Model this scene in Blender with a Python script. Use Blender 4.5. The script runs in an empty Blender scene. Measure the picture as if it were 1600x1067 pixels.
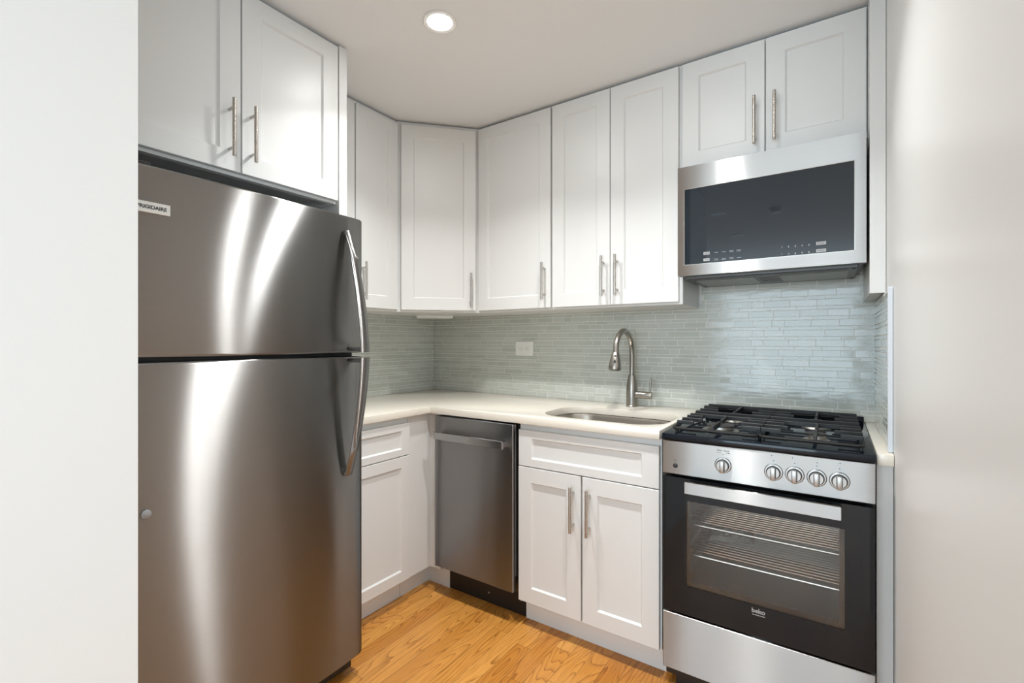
import bpy, bmesh, math, random
from mathutils import Vector, Matrix
random.seed(7)
PI = math.pi
scene = bpy.context.scene
COL = scene.collection

# ---------------------------------------------------------------- camera
cam_d = bpy.data.cameras.new('camera')
cam = bpy.data.objects.new('camera', cam_d)
COL.objects.link(cam)
cam.location = (2.24, -2.363, 1.234)
cam.rotation_euler = (PI / 2, 0, 0.596)
cam_d.sensor_width = 36.0
cam_d.lens = 36.0 * 741.1 / 1600.0
cam_d.clip_start = 0.01
scene.camera = cam

# ---------------------------------------------------------------- exposure, sky, daylight
vs = scene.view_settings
vs.view_transform = 'Standard'
vs.look = 'None'
vs.gamma = 1.0
vs.use_curve_mapping = False
vs.exposure = 0.19
LAMP_ON = 112.0         # radiance of the lit downlight lenses
LAMP_W = 8.3            # watts of each lit downlight beam
LAMP_C = (0.97, 0.985, 0.99)
SOUTH_W, EAST_W = 128.0, 37.0    # watts of daylight at the two windows
SKY = 1.0

world = bpy.data.worlds.new('sky')
scene.world = world
world.use_nodes = True
wn = world.node_tree
bg = wn.nodes['Background']
bg.inputs['Color'].default_value = (0.72, 0.86, 1.0, 1)
bg.inputs['Strength'].default_value = SKY


def area(name, loc, rot, sx, sy, watts, color):
    l = bpy.data.lights.new(name, 'AREA')
    l.shape = 'RECTANGLE'
    l.size, l.size_y = sx, sy
    l.energy = watts
    l.color = color
    o = bpy.data.objects.new(name, l)
    o.location = loc
    o.rotation_euler = rot
    COL.objects.link(o)
    return o


CZ = 2.412            # ceiling height
RX = 2.382            # face of the right wall
EAST, WEST, SOUTH = 4.6, -1.6, -6.2
# daylight standing in the window openings of the room behind the camera
area('daylight_south', (1.8, SOUTH + 0.03, 1.28), (PI / 2, 0, 0), 3.4, 2.0, SOUTH_W, (0.70, 0.87, 1.0))
area('daylight_east', (EAST - 0.03, -3.3, 1.25), (0, PI / 2, 0), 1.7, 2.2, EAST_W, (0.70, 0.87, 1.0))

# ---------------------------------------------------------------- materials


def new_mat(name):
    m = bpy.data.materials.new(name)
    m.use_nodes = True
    return m, m.node_tree, m.node_tree.nodes['Principled BSDF']


def pbr(name, col, rough=0.5, metal=0.0, ior=1.5, coat=0.0, bump=0.0, bump_scale=200.0):
    m, t, b = new_mat(name)
    b.inputs['Base Color'].default_value = (*col, 1)
    b.inputs['Roughness'].default_value = rough
    b.inputs['Metallic'].default_value = metal
    b.inputs['IOR'].default_value = ior
    b.inputs['Coat Weight'].default_value = coat
    b.inputs['Coat Roughness'].default_value = 0.05
    tc = t.nodes.new('ShaderNodeTexCoord')
    nz = t.nodes.new('ShaderNodeTexNoise')
    nz.inputs['Scale'].default_value = bump_scale
    nz.inputs['Detail'].default_value = 3
    t.links.new(tc.outputs['Object'], nz.inputs['Vector'])
    if bump > 0:
        bp = t.nodes.new('ShaderNodeBump')
        bp.inputs['Strength'].default_value = bump
        bp.inputs['Distance'].default_value = 0.002
        t.links.new(nz.outputs['Fac'], bp.inputs['Height'])
        t.links.new(bp.outputs['Normal'], b.inputs['Normal'])
    else:
        mr = t.nodes.new('ShaderNodeMapRange')
        mr.inputs['To Min'].default_value = max(rough - 0.03, 0)
        mr.inputs['To Max'].default_value = rough + 0.03
        t.links.new(nz.outputs['Fac'], mr.inputs['Value'])
        t.links.new(mr.outputs['Result'], b.inputs['Roughness'])
    return m


def brushed(name, col, rough, aniso=0.75, smudge=0.06):
    """horizontally brushed steel: highlights stretch into vertical streaks"""
    m, t, b = new_mat(name)
    N, L = t.nodes, t.links
    N.remove(b)
    b = N.new('ShaderNodeBsdfAnisotropic')
    b.inputs['Anisotropy'].default_value = aniso
    b.inputs['Rotation'].default_value = 0.0
    L.new(b.outputs['BSDF'], N['Material Output'].inputs['Surface'])
    tg = N.new('ShaderNodeTangent')
    tg.direction_type = 'RADIAL'
    tg.axis = 'Z'
    L.new(tg.outputs['Tangent'], b.inputs['Tangent'])
    tc = N.new('ShaderNodeTexCoord')
    mp = N.new('ShaderNodeMapping')
    mp.inputs['Scale'].default_value = (6, 6, 900)
    L.new(tc.outputs['Object'], mp.inputs['Vector'])
    nz = N.new('ShaderNodeTexNoise')
    nz.inputs['Scale'].default_value = 1.0
    nz.inputs['Detail'].default_value = 4
    L.new(mp.outputs['Vector'], nz.inputs['Vector'])
    sm = N.new('ShaderNodeTexNoise')
    sm.inputs['Scale'].default_value = 5.0
    sm.inputs['Detail'].default_value = 6
    sm.inputs['Distortion'].default_value = 1.2
    L.new(tc.outputs['Object'], sm.inputs['Vector'])
    ad = N.new('ShaderNodeMath')
    ad.operation = 'MULTIPLY_ADD'
    ad.inputs[1].default_value = 0.012
    L.new(nz.outputs['Fac'], ad.inputs[0])
    mr = N.new('ShaderNodeMapRange')
    mr.inputs['From Min'].default_value = 0.35
    mr.inputs['From Max'].default_value = 0.7
    mr.inputs['To Min'].default_value = rough - smudge * 0.5
    mr.inputs['To Max'].default_value = rough + smudge
    L.new(sm.outputs['Fac'], mr.inputs['Value'])
    L.new(mr.outputs['Result'], ad.inputs[2])
    L.new(ad.outputs['Value'], b.inputs['Roughness'])
    cr = N.new('ShaderNodeMapRange')
    cr.inputs['To Min'].default_value = 0.94
    cr.inputs['To Max'].default_value = 1.06
    L.new(nz.outputs['Fac'], cr.inputs['Value'])
    mx = N.new('ShaderNodeVectorMath')
    mx.operation = 'SCALE'
    mx.inputs[0].default_value = col
    L.new(cr.outputs['Result'], mx.inputs['Scale'])
    L.new(mx.outputs['Vector'], b.inputs['Color'])
    return m


def emit_mat(name, col, strength):
    m, t, b = new_mat(name)
    b.inputs['Base Color'].default_value = (0.8, 0.8, 0.8, 1)
    b.inputs['Emission Color'].default_value = (*col, 1)
    b.inputs['Emission Strength'].default_value = strength
    return m


def pane_mat(name, tint, ior=1.5, rough=0.0):
    """thin see-through pane with a reflecting surface"""
    m, t, b = new_mat(name)
    N, L = t.nodes, t.links
    N.remove(b)
    out = N['Material Output']
    tr = N.new('ShaderNodeBsdfTransparent')
    tr.inputs['Color'].default_value = (*tint, 1)
    gl = N.new('ShaderNodeBsdfGlossy')
    gl.inputs['Roughness'].default_value = rough
    fr = N.new('ShaderNodeFresnel')
    fr.inputs['IOR'].default_value = ior
    mx = N.new('ShaderNodeMixShader')
    L.new(fr.outputs['Fac'], mx.inputs['Fac'])
    L.new(tr.outputs['BSDF'], mx.inputs[1])
    L.new(gl.outputs['BSDF'], mx.inputs[2])
    L.new(mx.outputs['Shader'], out.inputs['Surface'])
    return m


def quartz_mat():
    m, t, b = new_mat('cream quartz')
    N, L = t.nodes, t.links
    tc = N.new('ShaderNodeTexCoord')
    nz = N.new('ShaderNodeTexNoise')
    nz.inputs['Scale'].default_value = 3.0
    nz.inputs['Detail'].default_value = 8
    nz.inputs['Distortion'].default_value = 1.6
    L.new(tc.outputs['Object'], nz.inputs['Vector'])
    sb = N.new('ShaderNodeMath')
    sb.operation = 'SUBTRACT'
    sb.inputs[1].default_value = 0.5
    L.new(nz.outputs['Fac'], sb.inputs[0])
    ab = N.new('ShaderNodeMath')
    ab.operation = 'ABSOLUTE'
    L.new(sb.outputs['Value'], ab.inputs[0])
    rp = N.new('ShaderNodeValToRGB')
    rp.color_ramp.elements[0].position = 0.0
    rp.color_ramp.elements[0].color = (0.66, 0.60, 0.52, 1)
    rp.color_ramp.elements[1].position = 0.012
    rp.color_ramp.elements[1].color = (0.76, 0.71, 0.62, 1)
    L.new(ab.outputs['Value'], rp.inputs['Fac'])
    mk = N.new('ShaderNodeTexNoise')
    mk.inputs['Scale'].default_value = 2.3
    L.new(tc.outputs['Object'], mk.inputs['Vector'])
    mr = N.new('ShaderNodeMapRange')
    mr.inputs['From Min'].default_value = 0.55
    mr.inputs['From Max'].default_value = 0.65
    L.new(mk.outputs['Fac'], mr.inputs['Value'])
    mx = N.new('ShaderNodeMix')
    mx.data_type = 'RGBA'
    mx.inputs['A'].default_value = (0.76, 0.71, 0.62, 1)
    L.new(mr.outputs['Result'], mx.inputs['Factor'])
    L.new(rp.outputs['Color'], mx.inputs['B'])
    L.new(mx.outputs['Result'], b.inputs['Base Color'])
    b.inputs['Roughness'].default_value = 0.22
    return m


def tile_mat():
    m, t, b = new_mat('sage glass tile')
    N, L = t.nodes, t.links
    g = N.new('ShaderNodeNewGeometry')
    rp = N.new('ShaderNodeValToRGB')
    rp.color_ramp.elements[0].color = (0.47, 0.49, 0.44, 1)
    rp.color_ramp.elements[1].color = (0.55, 0.565, 0.52, 1)
    e = rp.color_ramp.elements.new(0.5)
    e.color = (0.51, 0.53, 0.48, 1)
    L.new(g.outputs['Random Per Island'], rp.inputs['Fac'])
    L.new(rp.outputs['Color'], b.inputs['Base Color'])
    b.inputs['Roughness'].default_value = 0.12
    b.inputs['IOR'].default_value = 1.52
    tc = N.new('ShaderNodeTexCoord')
    mp = N.new('ShaderNodeMapping')
    mp.inputs['Scale'].default_value = (14, 14, 45)
    L.new(tc.outputs['Object'], mp.inputs['Vector'])
    nz = N.new('ShaderNodeTexNoise')
    nz.inputs['Scale'].default_value = 1.0
    nz.inputs['Detail'].default_value = 1
    L.new(mp.outputs['Vector'], nz.inputs['Vector'])
    bp = N.new('ShaderNodeBump')
    bp.inputs['Strength'].default_value = 0.16
    bp.inputs['Distance'].default_value = 0.004
    L.new(nz.outputs['Fac'], bp.inputs['Height'])
    L.new(bp.outputs['Normal'], b.inputs['Normal'])
    return m


def floor_mat():
    m, t, b = new_mat('oak strip floor')
    N, L = t.nodes, t.links

    def math_(op, a, c=None, d=None):
        n = N.new('ShaderNodeMath')
        n.operation = op
        for i, v in enumerate((a, c, d)):
            if v is None:
                continue
            if isinstance(v, (int, float)):
                n.inputs[i].default_value = v
            else:
                L.new(v, n.inputs[i])
        return n.outputs[0]

    def wnoise(a, c):
        cb = N.new('ShaderNodeCombineXYZ')
        L.new(a, cb.inputs[0])
        if isinstance(c, (int, float)):
            cb.inputs[1].default_value = c
        else:
            L.new(c, cb.inputs[1])
        w = N.new('ShaderNodeTexWhiteNoise')
        w.noise_dimensions = '2D'
        L.new(cb.outputs[0], w.inputs['Vector'])
        return w.outputs['Value']

    g = N.new('ShaderNodeNewGeometry')
    sp = N.new('ShaderNodeSeparateXYZ')
    L.new(g.outputs['Position'], sp.inputs[0])
    X, Y = sp.outputs[0], sp.outputs[1]
    W, LEN = 0.0705, 0.78
    u = math_('DIVIDE', math_('ADD', X, 0.031), W)
    i = math_('FLOOR', u)
    fu = math_('FRACT', u)
    r1 = wnoise(i, 3.3)
    v = math_('ADD', math_('DIVIDE', Y, LEN), math_('MULTIPLY', r1, 7.0))
    j = math_('FLOOR', v)
    fv = math_('FRACT', v)
    rnd = wnoise(i, math_('ADD', j, 0.5))
    rnd2 = wnoise(math_('ADD', i, 31.7), j)
    # seams
    su = math_('MINIMUM', fu, math_('SUBTRACT', 1.0, fu))
    sv = math_('MULTIPLY', math_('MINIMUM', fv, math_('SUBTRACT', 1.0, fv)), LEN / W)
    seam = math_('LESS_THAN', math_('MINIMUM', su, sv), 0.013)
    # cathedral grain: contour lines of a stretched noise field
    cb = N.new('ShaderNodeCombineXYZ')
    L.new(math_('ADD', math_('MULTIPLY', X, 9.5), math_('MULTIPLY', rnd, 53.0)), cb.inputs[0])
    L.new(math_('ADD', math_('MULTIPLY', Y, 1.25), math_('MULTIPLY', rnd2, 37.0)), cb.inputs[1])
    L.new(math_('MULTIPLY', rnd, 11.0), cb.inputs[2])
    n1 = N.new('ShaderNodeTexNoise')
    n1.inputs['Scale'].default_value = 1.0
    n1.inputs['Detail'].default_value = 1.5
    n1.inputs['Roughness'].default_value = 0.35
    L.new(cb.outputs[0], n1.inputs['Vector'])
    rings = math_('FRACT', math_('MULTIPLY', n1.outputs['Fac'], 22.0))
    ring = math_('POWER', rings, 4.5)
    # fine pores
    cb2 = N.new('ShaderNodeCombineXYZ')
    L.new(math_('MULTIPLY', X, 420.0), cb2.inputs[0])
    L.new(math_('MULTIPLY', Y, 14.0), cb2.inputs[1])
    L.new(math_('MULTIPLY', rnd, 9.0), cb2.inputs[2])
    n2 = N.new('ShaderNodeTexNoise')
    n2.inputs['Scale'].default_value = 1.0
    n2.inputs['Detail'].default_value = 3
    L.new(cb2.outputs[0], n2.inputs['Vector'])
    rp = N.new('ShaderNodeValToRGB')
    rp.color_ramp.elements[0].color = (0.50, 0.195, 0.032, 1)
    rp.color_ramp.elements[1].color = (0.70, 0.335, 0.078, 1)
    e = rp.color_ramp.elements.new(0.5)
    e.color = (0.60, 0.26, 0.050, 1)
    L.new(rnd2, rp.inputs['Fac'])
    m1 = N.new('ShaderNodeMix')
    m1.data_type = 'RGBA'
    m1.blend_type = 'MULTIPLY'
    m1.inputs['B'].default_value = (0.42, 0.31, 0.19, 1)
    L.new(math_('MULTIPLY', ring, math_('MULTIPLY_ADD', n2.outputs['Fac'], 1.0, 0.25)), m1.inputs['Factor'])
    L.new(rp.outputs['Color'], m1.inputs['A'])
    m2 = N.new('ShaderNodeMix')
    m2.data_type = 'RGBA'
    m2.blend_type = 'MULTIPLY'
    m2.inputs['B'].default_value = (0.62, 0.52, 0.42, 1)
    pore = N.new('ShaderNodeMapRange')
    pore.inputs['From Min'].default_value = 0.5
    pore.inputs['From Max'].default_value = 0.72
    L.new(n2.outputs['Fac'], pore.inputs['Value'])
    L.new(math_('MULTIPLY', pore.outputs['Result'], 0.6), m2.inputs['Factor'])
    L.new(m1.outputs['Result'], m2.inputs['A'])
    m3 = N.new('ShaderNodeMix')
    m3.data_type = 'RGBA'
    m3.inputs['B'].default_value = (0.16, 0.07, 0.02, 1)
    L.new(math_('MULTIPLY', seam, 0.75), m3.inputs['Factor'])
    L.new(m2.outputs['Result'], m3.inputs['A'])
    L.new(m3.outputs['Result'], b.inputs['Base Color'])
    b.inputs['Roughness'].default_value = 0.30
    bp = N.new('ShaderNodeBump')
    bp.inputs['Strength'].default_value = 0.12
    bp.inputs['Distance'].default_value = 0.001
    L.new(math_('SUBTRACT', n2.outputs['Fac'], math_('MULTIPLY', seam, 3.0)), bp.inputs['Height'])
    L.new(bp.outputs['Normal'], b.inputs['Normal'])
    return m


M = dict(
    wall=pbr('white satin wall paint', (0.76, 0.75, 0.725), 0.36, bump=0.03, bump_scale=350),
    ceiling=pbr('flat white ceiling paint', (0.84, 0.85, 0.85), 0.9, bump=0.03, bump_scale=300),
    cabinet=pbr('white cabinet lacquer', (0.71, 0.705, 0.685), 0.36),
    shelf=pbr('maple cabinet underside', (0.62, 0.54, 0.42), 0.5),
    steel=brushed('brushed stainless steel', (0.42, 0.405, 0.385), 0.29, aniso=0.78, smudge=0.012),
    steel_range=brushed('brushed range steel', (0.345, 0.335, 0.32), 0.29, aniso=0.78, smudge=0.012),
    steel_fridge=brushed('brushed fridge steel', (0.30, 0.295, 0.288), 0.29, aniso=0.81, smudge=0.012),
    dark_steel=brushed('dark stainless steel', (0.32, 0.32, 0.325), 0.31, aniso=0.76, smudge=0.012),
    mid_steel=brushed('grey brushed bar', (0.40, 0.40, 0.40), 0.28, aniso=0.6),
    nickel=pbr('brushed nickel', (0.36, 0.335, 0.30), 0.33, 1.0),
    pull=pbr('satin nickel bar', (0.52, 0.49, 0.45), 0.28, 1.0),
    sinksteel=pbr('satin sink steel', (0.50, 0.46, 0.41), 0.30, 1.0),
    black=pbr('black plastic', (0.012, 0.012, 0.012), 0.4),
    dark=pbr('dark brown panel', (0.009, 0.006, 0.005), 0.55),
    enamel=pbr('black enamel', (0.008, 0.011, 0.016), 0.08, ior=1.36),
    iron=pbr('cast iron', (0.006, 0.006, 0.006), 0.48, bump=0.15, bump_scale=500),
    cap=pbr('black burner cap', (0.030, 0.029, 0.028), 0.5),
    alu=pbr('burner aluminium', (0.50, 0.48, 0.45), 0.4, 1.0),
    grey=pbr('grey appliance paint', (0.28, 0.28, 0.285), 0.45),
    case=pbr('dark appliance case paint', (0.05, 0.05, 0.052), 0.5),
    under=pbr('microwave underside paint', (0.09, 0.09, 0.087), 0.4, 0.5),
    filter=pbr('grease filter mesh', (0.26, 0.255, 0.24), 0.35, 0.9, bump=0.6, bump_scale=600),
    cavity=pbr('grey oven enamel', (0.68, 0.68, 0.67), 0.35),
    chrome=pbr('chrome wire', (0.85, 0.84, 0.82), 0.30, 1.0),
    black_glass=pbr('black glass', (0.010, 0.012, 0.014), 0.03, ior=1.34),
    mw_glass=pbr('dark mirror glass', (0.008, 0.014, 0.020), 0.03, ior=1.54),
    frit=pbr('grey dotted glass border', (0.035, 0.033, 0.031), 0.04, ior=1.55),
    oven_pane=pane_mat('tinted oven pane', (0.90, 0.89, 0.87), 1.42),
    pane=pane_mat('clear window pane', (0.97, 0.98, 0.98), 1.45),
    white=pbr('white plastic', (0.80, 0.79, 0.76), 0.35),
    print=pbr('light grey print', (0.36, 0.36, 0.36), 0.5),
    knob=pbr('satin knob metal', (0.40, 0.39, 0.375), 0.38, 1.0),
    ink=pbr('dark print', (0.02, 0.02, 0.02), 0.5),
    badge=pbr('pale metal badge', (0.66, 0.65, 0.62), 0.35, 0.4),
    grout=pbr('pale grout', (0.78, 0.77, 0.72), 0.8),
    bag=pbr('creased clear plastic', (0.42, 0.41, 0.39), 0.25),
    trim=pbr('white tile edge strip', (0.60, 0.64, 0.68), 0.3),
    lens=emit_mat('lit lamp lens', (0.98, 0.985, 0.97), LAMP_ON),
    lens_off=pbr('unlit lamp lens', (0.55, 0.55, 0.54), 0.4),
    quartz=quartz_mat(), tile=tile_mat(), floor=floor_mat(),
)

# ---------------------------------------------------------------- mesh helpers


class MB:
    """collects shapes into one mesh"""

    def __init__(s):
        s.bm = bmesh.new()

    def box(s, x0, x1, y0, y1, z0, z1, bev=0.0, seg=1):
        r = bmesh.ops.create_cube(s.bm, size=1.0)
        vs_ = r['verts']
        for v in vs_:
            v.co = Vector(((x0 + x1) / 2 + v.co.x * (x1 - x0), (y0 + y1) / 2 + v.co.y * (y1 - y0),
                           (z0 + z1) / 2 + v.co.z * (z1 - z0)))
        if bev > 0:
            ed = {e for v in vs_ for e in v.link_edges}
            bmesh.ops.bevel(s.bm, geom=list(ed), offset=bev, segments=seg, affect='EDGES', profile=0.5)
        return s

    def prism(s, pts, axis, lo, hi, bev=0.0, seg=1):
        """extrude a 2-D outline; axis 'z': pts (x,y); 'x': pts (y,z); 'y': pts (x,z)"""
        def P(p, h):
            return {'z': (p[0], p[1], h), 'x': (h, p[0], p[1]), 'y': (p[0], h, p[1])}[axis]
        a = [s.bm.verts.new(P(p, lo)) for p in pts]
        b = [s.bm.verts.new(P(p, hi)) for p in pts]
        n = len(pts)
        fs = [s.bm.faces.new(a), s.bm.faces.new(b)]
        caps = set(fs[0].edges) | set(fs[1].edges)
        for i in range(n):
            fs.append(s.bm.faces.new((a[i], a[(i + 1) % n], b[(i + 1) % n], b[i])))
        bmesh.ops.recalc_face_normals(s.bm, faces=fs)
        if bev > 0:
            bmesh.ops.bevel(s.bm, geom=list(caps), offset=bev, segments=seg, affect='EDGES', profile=0.5)
        return s

    def cyl(s, p0, p1, r0, r1=None, seg=20):
        return s.tube([p0, p1], [r0, r0 if r1 is None else r1], seg)

    def tube(s, pts, rad, seg=12, caps=True, up=None, flat=1.0):
        pts = [Vector(p) for p in pts]
        if isinstance(rad, (int, float)):
            rad = [rad] * len(pts)
        rings = []
        nrm = None
        fs = []
        for i, p in enumerate(pts):
            if i == 0:
                d = pts[1] - pts[0]
            elif i == len(pts) - 1:
                d = pts[-1] - pts[-2]
            else:
                d = (pts[i + 1] - p).normalized() + (p - pts[i - 1]).normalized()
            d.normalize()
            if nrm is None:
                h = Vector(up) if up else (Vector((0, 0, 1)) if abs(d.z) < 0.9 else Vector((1, 0, 0)))
                nrm = (h - d * h.dot(d)).normalized()
            else:
                nrm = (nrm - d * nrm.dot(d)).normalized()
            bi = d.cross(nrm)
            rings.append([s.bm.verts.new(p + (nrm * math.cos(2 * PI * k / seg) + bi * math.sin(2 * PI * k / seg) * flat) * rad[i])
                          for k in range(seg)])
        for a, b in zip(rings, rings[1:]):
            for k in range(seg):
                fs.append(s.bm.faces.new((a[k], a[(k + 1) % seg], b[(k + 1) % seg], b[k])))
        if caps:
            fs.append(s.bm.faces.new(list(reversed(rings[0]))))
            fs.append(s.bm.faces.new(rings[-1]))
        bmesh.ops.recalc_face_normals(s.bm, faces=fs)
        return s

    def lathe(s, prof, c=(0, 0, 0), axis='z', seg=32):
        c = Vector(c)
        rings, fs = [], []
        for r, h in prof:
            ring = []
            for k in range(seg):
                a = 2 * PI * k / seg
                x, y = r * math.cos(a), r * math.sin(a)
                ring.append(s.bm.verts.new(c + Vector({'z': (x, y, h), 'y': (x, h, y), 'x': (h, x, y)}[axis])))
            rings.append(ring)
        for a, b in zip(rings, rings[1:]):
            for k in range(seg):
                fs.append(s.bm.faces.new((a[k], a[(k + 1) % seg], b[(k + 1) % seg], b[k])))
        fs.append(s.bm.faces.new(rings[0]))
        fs.append(s.bm.faces.new(rings[-1]))
        bmesh.ops.recalc_face_normals(s.bm, faces=fs)
        return s

    def shaker(s, x0, x1, z0, z1, yf, t=0.02, rail=0.064, cham=0.006, deep=0.008, railz=None):
        """shaker front; yf = front face, facing -y"""
        railz = railz or rail

        def loop(i, y, k=None):
            k = i if k is None else k
            return [s.bm.verts.new(p) for p in ((x0 + i, y, z0 + k), (x1 - i, y, z0 + k), (x1 - i, y, z1 - k), (x0 + i, y, z1 - k))]
        L_ = [loop(0, yf + t), loop(0, yf + 0.0015), loop(0.0015, yf), loop(rail, yf, railz), loop(rail + cham, yf + deep, railz + cham)]
        fs = [s.bm.faces.new(L_[0]), s.bm.faces.new(L_[-1])]
        for a, b in zip(L_, L_[1:]):
            for k in range(4):
                fs.append(s.bm.faces.new((a[k], a[(k + 1) % 4], b[(k + 1) % 4], b[k])))
        bmesh.ops.recalc_face_normals(s.bm, faces=fs)
        return s

    def build(s, name, mat, parent=None, smooth=True, shift=None, rotx=None):
        if shift:
            bmesh.ops.translate(s.bm, verts=s.bm.verts, vec=Vector(shift))
        me = bpy.data.meshes.new(name)
        s.bm.to_mesh(me)
        s.bm.free()
        me.materials.append(mat)
        if smooth:
            me.shade_smooth()
            me.set_sharp_from_angle(angle=math.radians(32))
        o = bpy.data.objects.new(name, me)
        COL.objects.link(o)
        if parent:
            o.parent = parent
        return o


def thing(name, label, cat, loc=(0, 0, 0), rotz=0.0, group=None):
    o = bpy.data.objects.new(name, None)
    o.empty_display_size = 0.05
    COL.objects.link(o)
    o.location = loc
    o.rotation_euler = (0, 0, rotz)
    tag(o, label, cat, group)
    return o


def tag(o, label, cat, group=None):
    o['label'] = label
    o['category'] = cat
    if group:
        o['group'] = group
    return o


def struct(o):
    o['kind'] = 'structure'
    return o


def text_mesh(name, body, size, mat, parent, loc, rot=(PI / 2, 0, 0), align='CENTER', depth=0.0003, bold=0.0, space=1.0):
    cu = bpy.data.curves.new(name, 'FONT')
    cu.body = body
    cu.size = size
    cu.align_x = align
    cu.align_y = 'CENTER'
    cu.extrude = depth
    cu.offset = bold
    cu.space_character = space
    tmp = bpy.data.objects.new(name + '_curve', cu)
    COL.objects.link(tmp)
    dg = bpy.context.evaluated_depsgraph_get()
    me = bpy.data.meshes.new_from_object(tmp.evaluated_get(dg))
    bpy.data.objects.remove(tmp)
    bpy.data.curves.remove(cu)
    me.materials.clear()
    me.materials.append(mat)
    me.transform(Matrix.Translation(loc) @ Matrix.Rotation(rot[2], 4, 'Z') @ Matrix.Rotation(rot[0], 4, 'X'))
    o = bpy.data.objects.new(name, me)
    COL.objects.link(o)
    o.parent = parent
    return o


def arc(cx, cy, r, a0, a1, n):
    return [(cx + r * math.cos(a0 + (a1 - a0) * k / n), cy + r * math.sin(a0 + (a1 - a0) * k / n)) for k in range(n + 1)]


def rrect(x0, x1, y0, y1, r, n=5):
    return (arc(x1 - r, y1 - r, r, 0, PI / 2, n) + arc(x0 + r, y1 - r, r, PI / 2, PI, n)
            + arc(x0 + r, y0 + r, r, PI, 1.5 * PI, n) + arc(x1 - r, y0 + r, r, 1.5 * PI, 2 * PI, n))


# ---------------------------------------------------------------- the setting
T = 0.12


def slab(name, x0, x1, y0, y1, z0, z1, mat):
    return struct(MB().box(x0, x1, y0, y1, z0, z1).build(name, mat))


def wall_with_hole(name, axis, a0, a1, lo, hi, h0, h1, z0, z1, mat):
    """wall slab with one window opening; axis 'x': runs along x between lo and hi in y"""
    m = MB()
    parts = [(a0, h0, 0, CZ), (h1, a1, 0, CZ), (h0, h1, 0, z0), (h0, h1, z1, CZ)]
    for p in parts:
        if axis == 'x':
            m.box(p[0], p[1], lo, hi, p[2], p[3])
        else:
            m.box(lo, hi, p[0], p[1], p[2], p[3])
    return struct(m.build(name, mat))


slab('floor', WEST - T, EAST + T, SOUTH - T, T, -0.1, 0, M['floor'])
slab('ceiling', WEST - T, EAST + T, SOUTH - T, T, CZ, CZ + 0.1, M['ceiling'])
slab('wall_back', -T, RX + T, 0, T, 0, CZ, M['wall'])
slab('wall_left', -T, 0, -2.084, 0, 0, CZ, M['wall'])
slab('wall_right', RX, RX + T, -1.85, 0, 0, CZ, M['wall'])
slab('wall_front_left', WEST, 1.36, -2.62, -2.084, 0, CZ, M['wall'])     # ends in the white jamb beside the fridge
slab('wall_west', WEST - T, WEST, SOUTH, -2.62, 0, CZ, M['wall'])
slab('wall_front_right', RX + T, EAST, -1.85, -1.73, 0, CZ, M['wall'])
wall_with_hole('wall_south', 'x', WEST - T, EAST + T, SOUTH - T, SOUTH, 0.1, 3.5, 0.28, 2.28, M['wall'])
wall_with_hole('wall_east', 'y', SOUTH, -1.73, EAST, EAST + T, -4.4, -2.2, 0.4, 2.1, M['wall'])


def window(n, axis, c, lo, hi, h=1.1, zb=0.4, zt=2.1):
    """sash window in the opening"""
    m = MB()
    for a, b, z0, z1 in ((c - h, c - h + 0.05, zb, zt), (c + h - 0.05, c + h, zb, zt), (c - h, c + h, zb, zb + 0.05),
                         (c - h, c + h, zt - 0.05, zt), (c - 0.025, c + 0.025, zb, zt)):
        m.box(a, b, lo, hi, z0, z1) if axis == 'x' else m.box(lo, hi, a, b, z0, z1)
    w = struct(m.build('window_%d' % n, M['white']))
    p = MB()
    mid = (lo + hi) / 2
    p.box(c - h + 0.05, c + h - 0.05, mid - 0.003, mid + 0.003, zb + 0.05, zt - 0.05) if axis == 'x' else \
        p.box(mid - 0.003, mid + 0.003, c - h + 0.05, c + h - 0.05, zb + 0.05, zt - 0.05)
    p.build('pane', M['pane'], w)
    return w


window(1, 'x', 1.8, SOUTH - 0.09, SOUTH - 0.04, 1.7, 0.28, 2.28)
window(2, 'y', -3.3, EAST + 0.04, EAST + 0.09)

# ---------------------------------------------------------------- mosaic backsplash
CT = 0.914


def mosaic(name, along, length, z0, z1, label, loc, rotz, tall=None):
    """local: face towards -y, x from 0 to length. tall = (x_from, z_top) where the tile runs higher"""
    o = thing(name, label, 'backsplash', loc, rotz)
    g = MB()
    g.box(0, length, -0.0071, 0, z0, z1)
    if tall:
        g.box(tall[0], length, -0.0071, 0, z1, tall[1])
    g.build('grout', M['grout'], o)
    t = MB()
    rows = [0.0274, 0.0152]
    gap = 0.0030
    zz = z0 + 0.002
    k = 0
    top = tall[1] if tall else z1
    while zz < top - 0.006:
        h = rows[k % 2] - gap
        x = -random.random() * 0.1
        zt = min(zz + h, top)
        while x < length:
            w = random.choice((0.048, 0.074, 0.098, 0.098, 0.124, 0.150))
            a, b = max(x, 0.001), min(x + w - gap, length - 0.001)
            if zz > z1 - 0.002 and tall:
                a = max(a, tall[0])
            if b - a > 0.008 and (zt <= z1 or tall):
                ty = random.uniform(-0.00045, 0.00045)
                v = [t.bm.verts.new(p) for p in ((a, -0.0080 + ty, zz), (b, -0.0080 - ty, zz), (b, -0.0080 - ty, zt), (a, -0.0080 + ty, zt))]
                w_ = [t.bm.verts.new((p.co.x, -0.0055, p.co.z)) for p in v]
                t.bm.faces.new(v)
                for q in range(4):
                    t.bm.faces.new((v[(q + 1) % 4], v[q], w_[q], w_[(q + 1) % 4]))
            x += w
        zz += rows[k % 2]
        k += 1
    t.build('glass_tiles', M['tile'], o, smooth=False)
    return o


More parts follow.
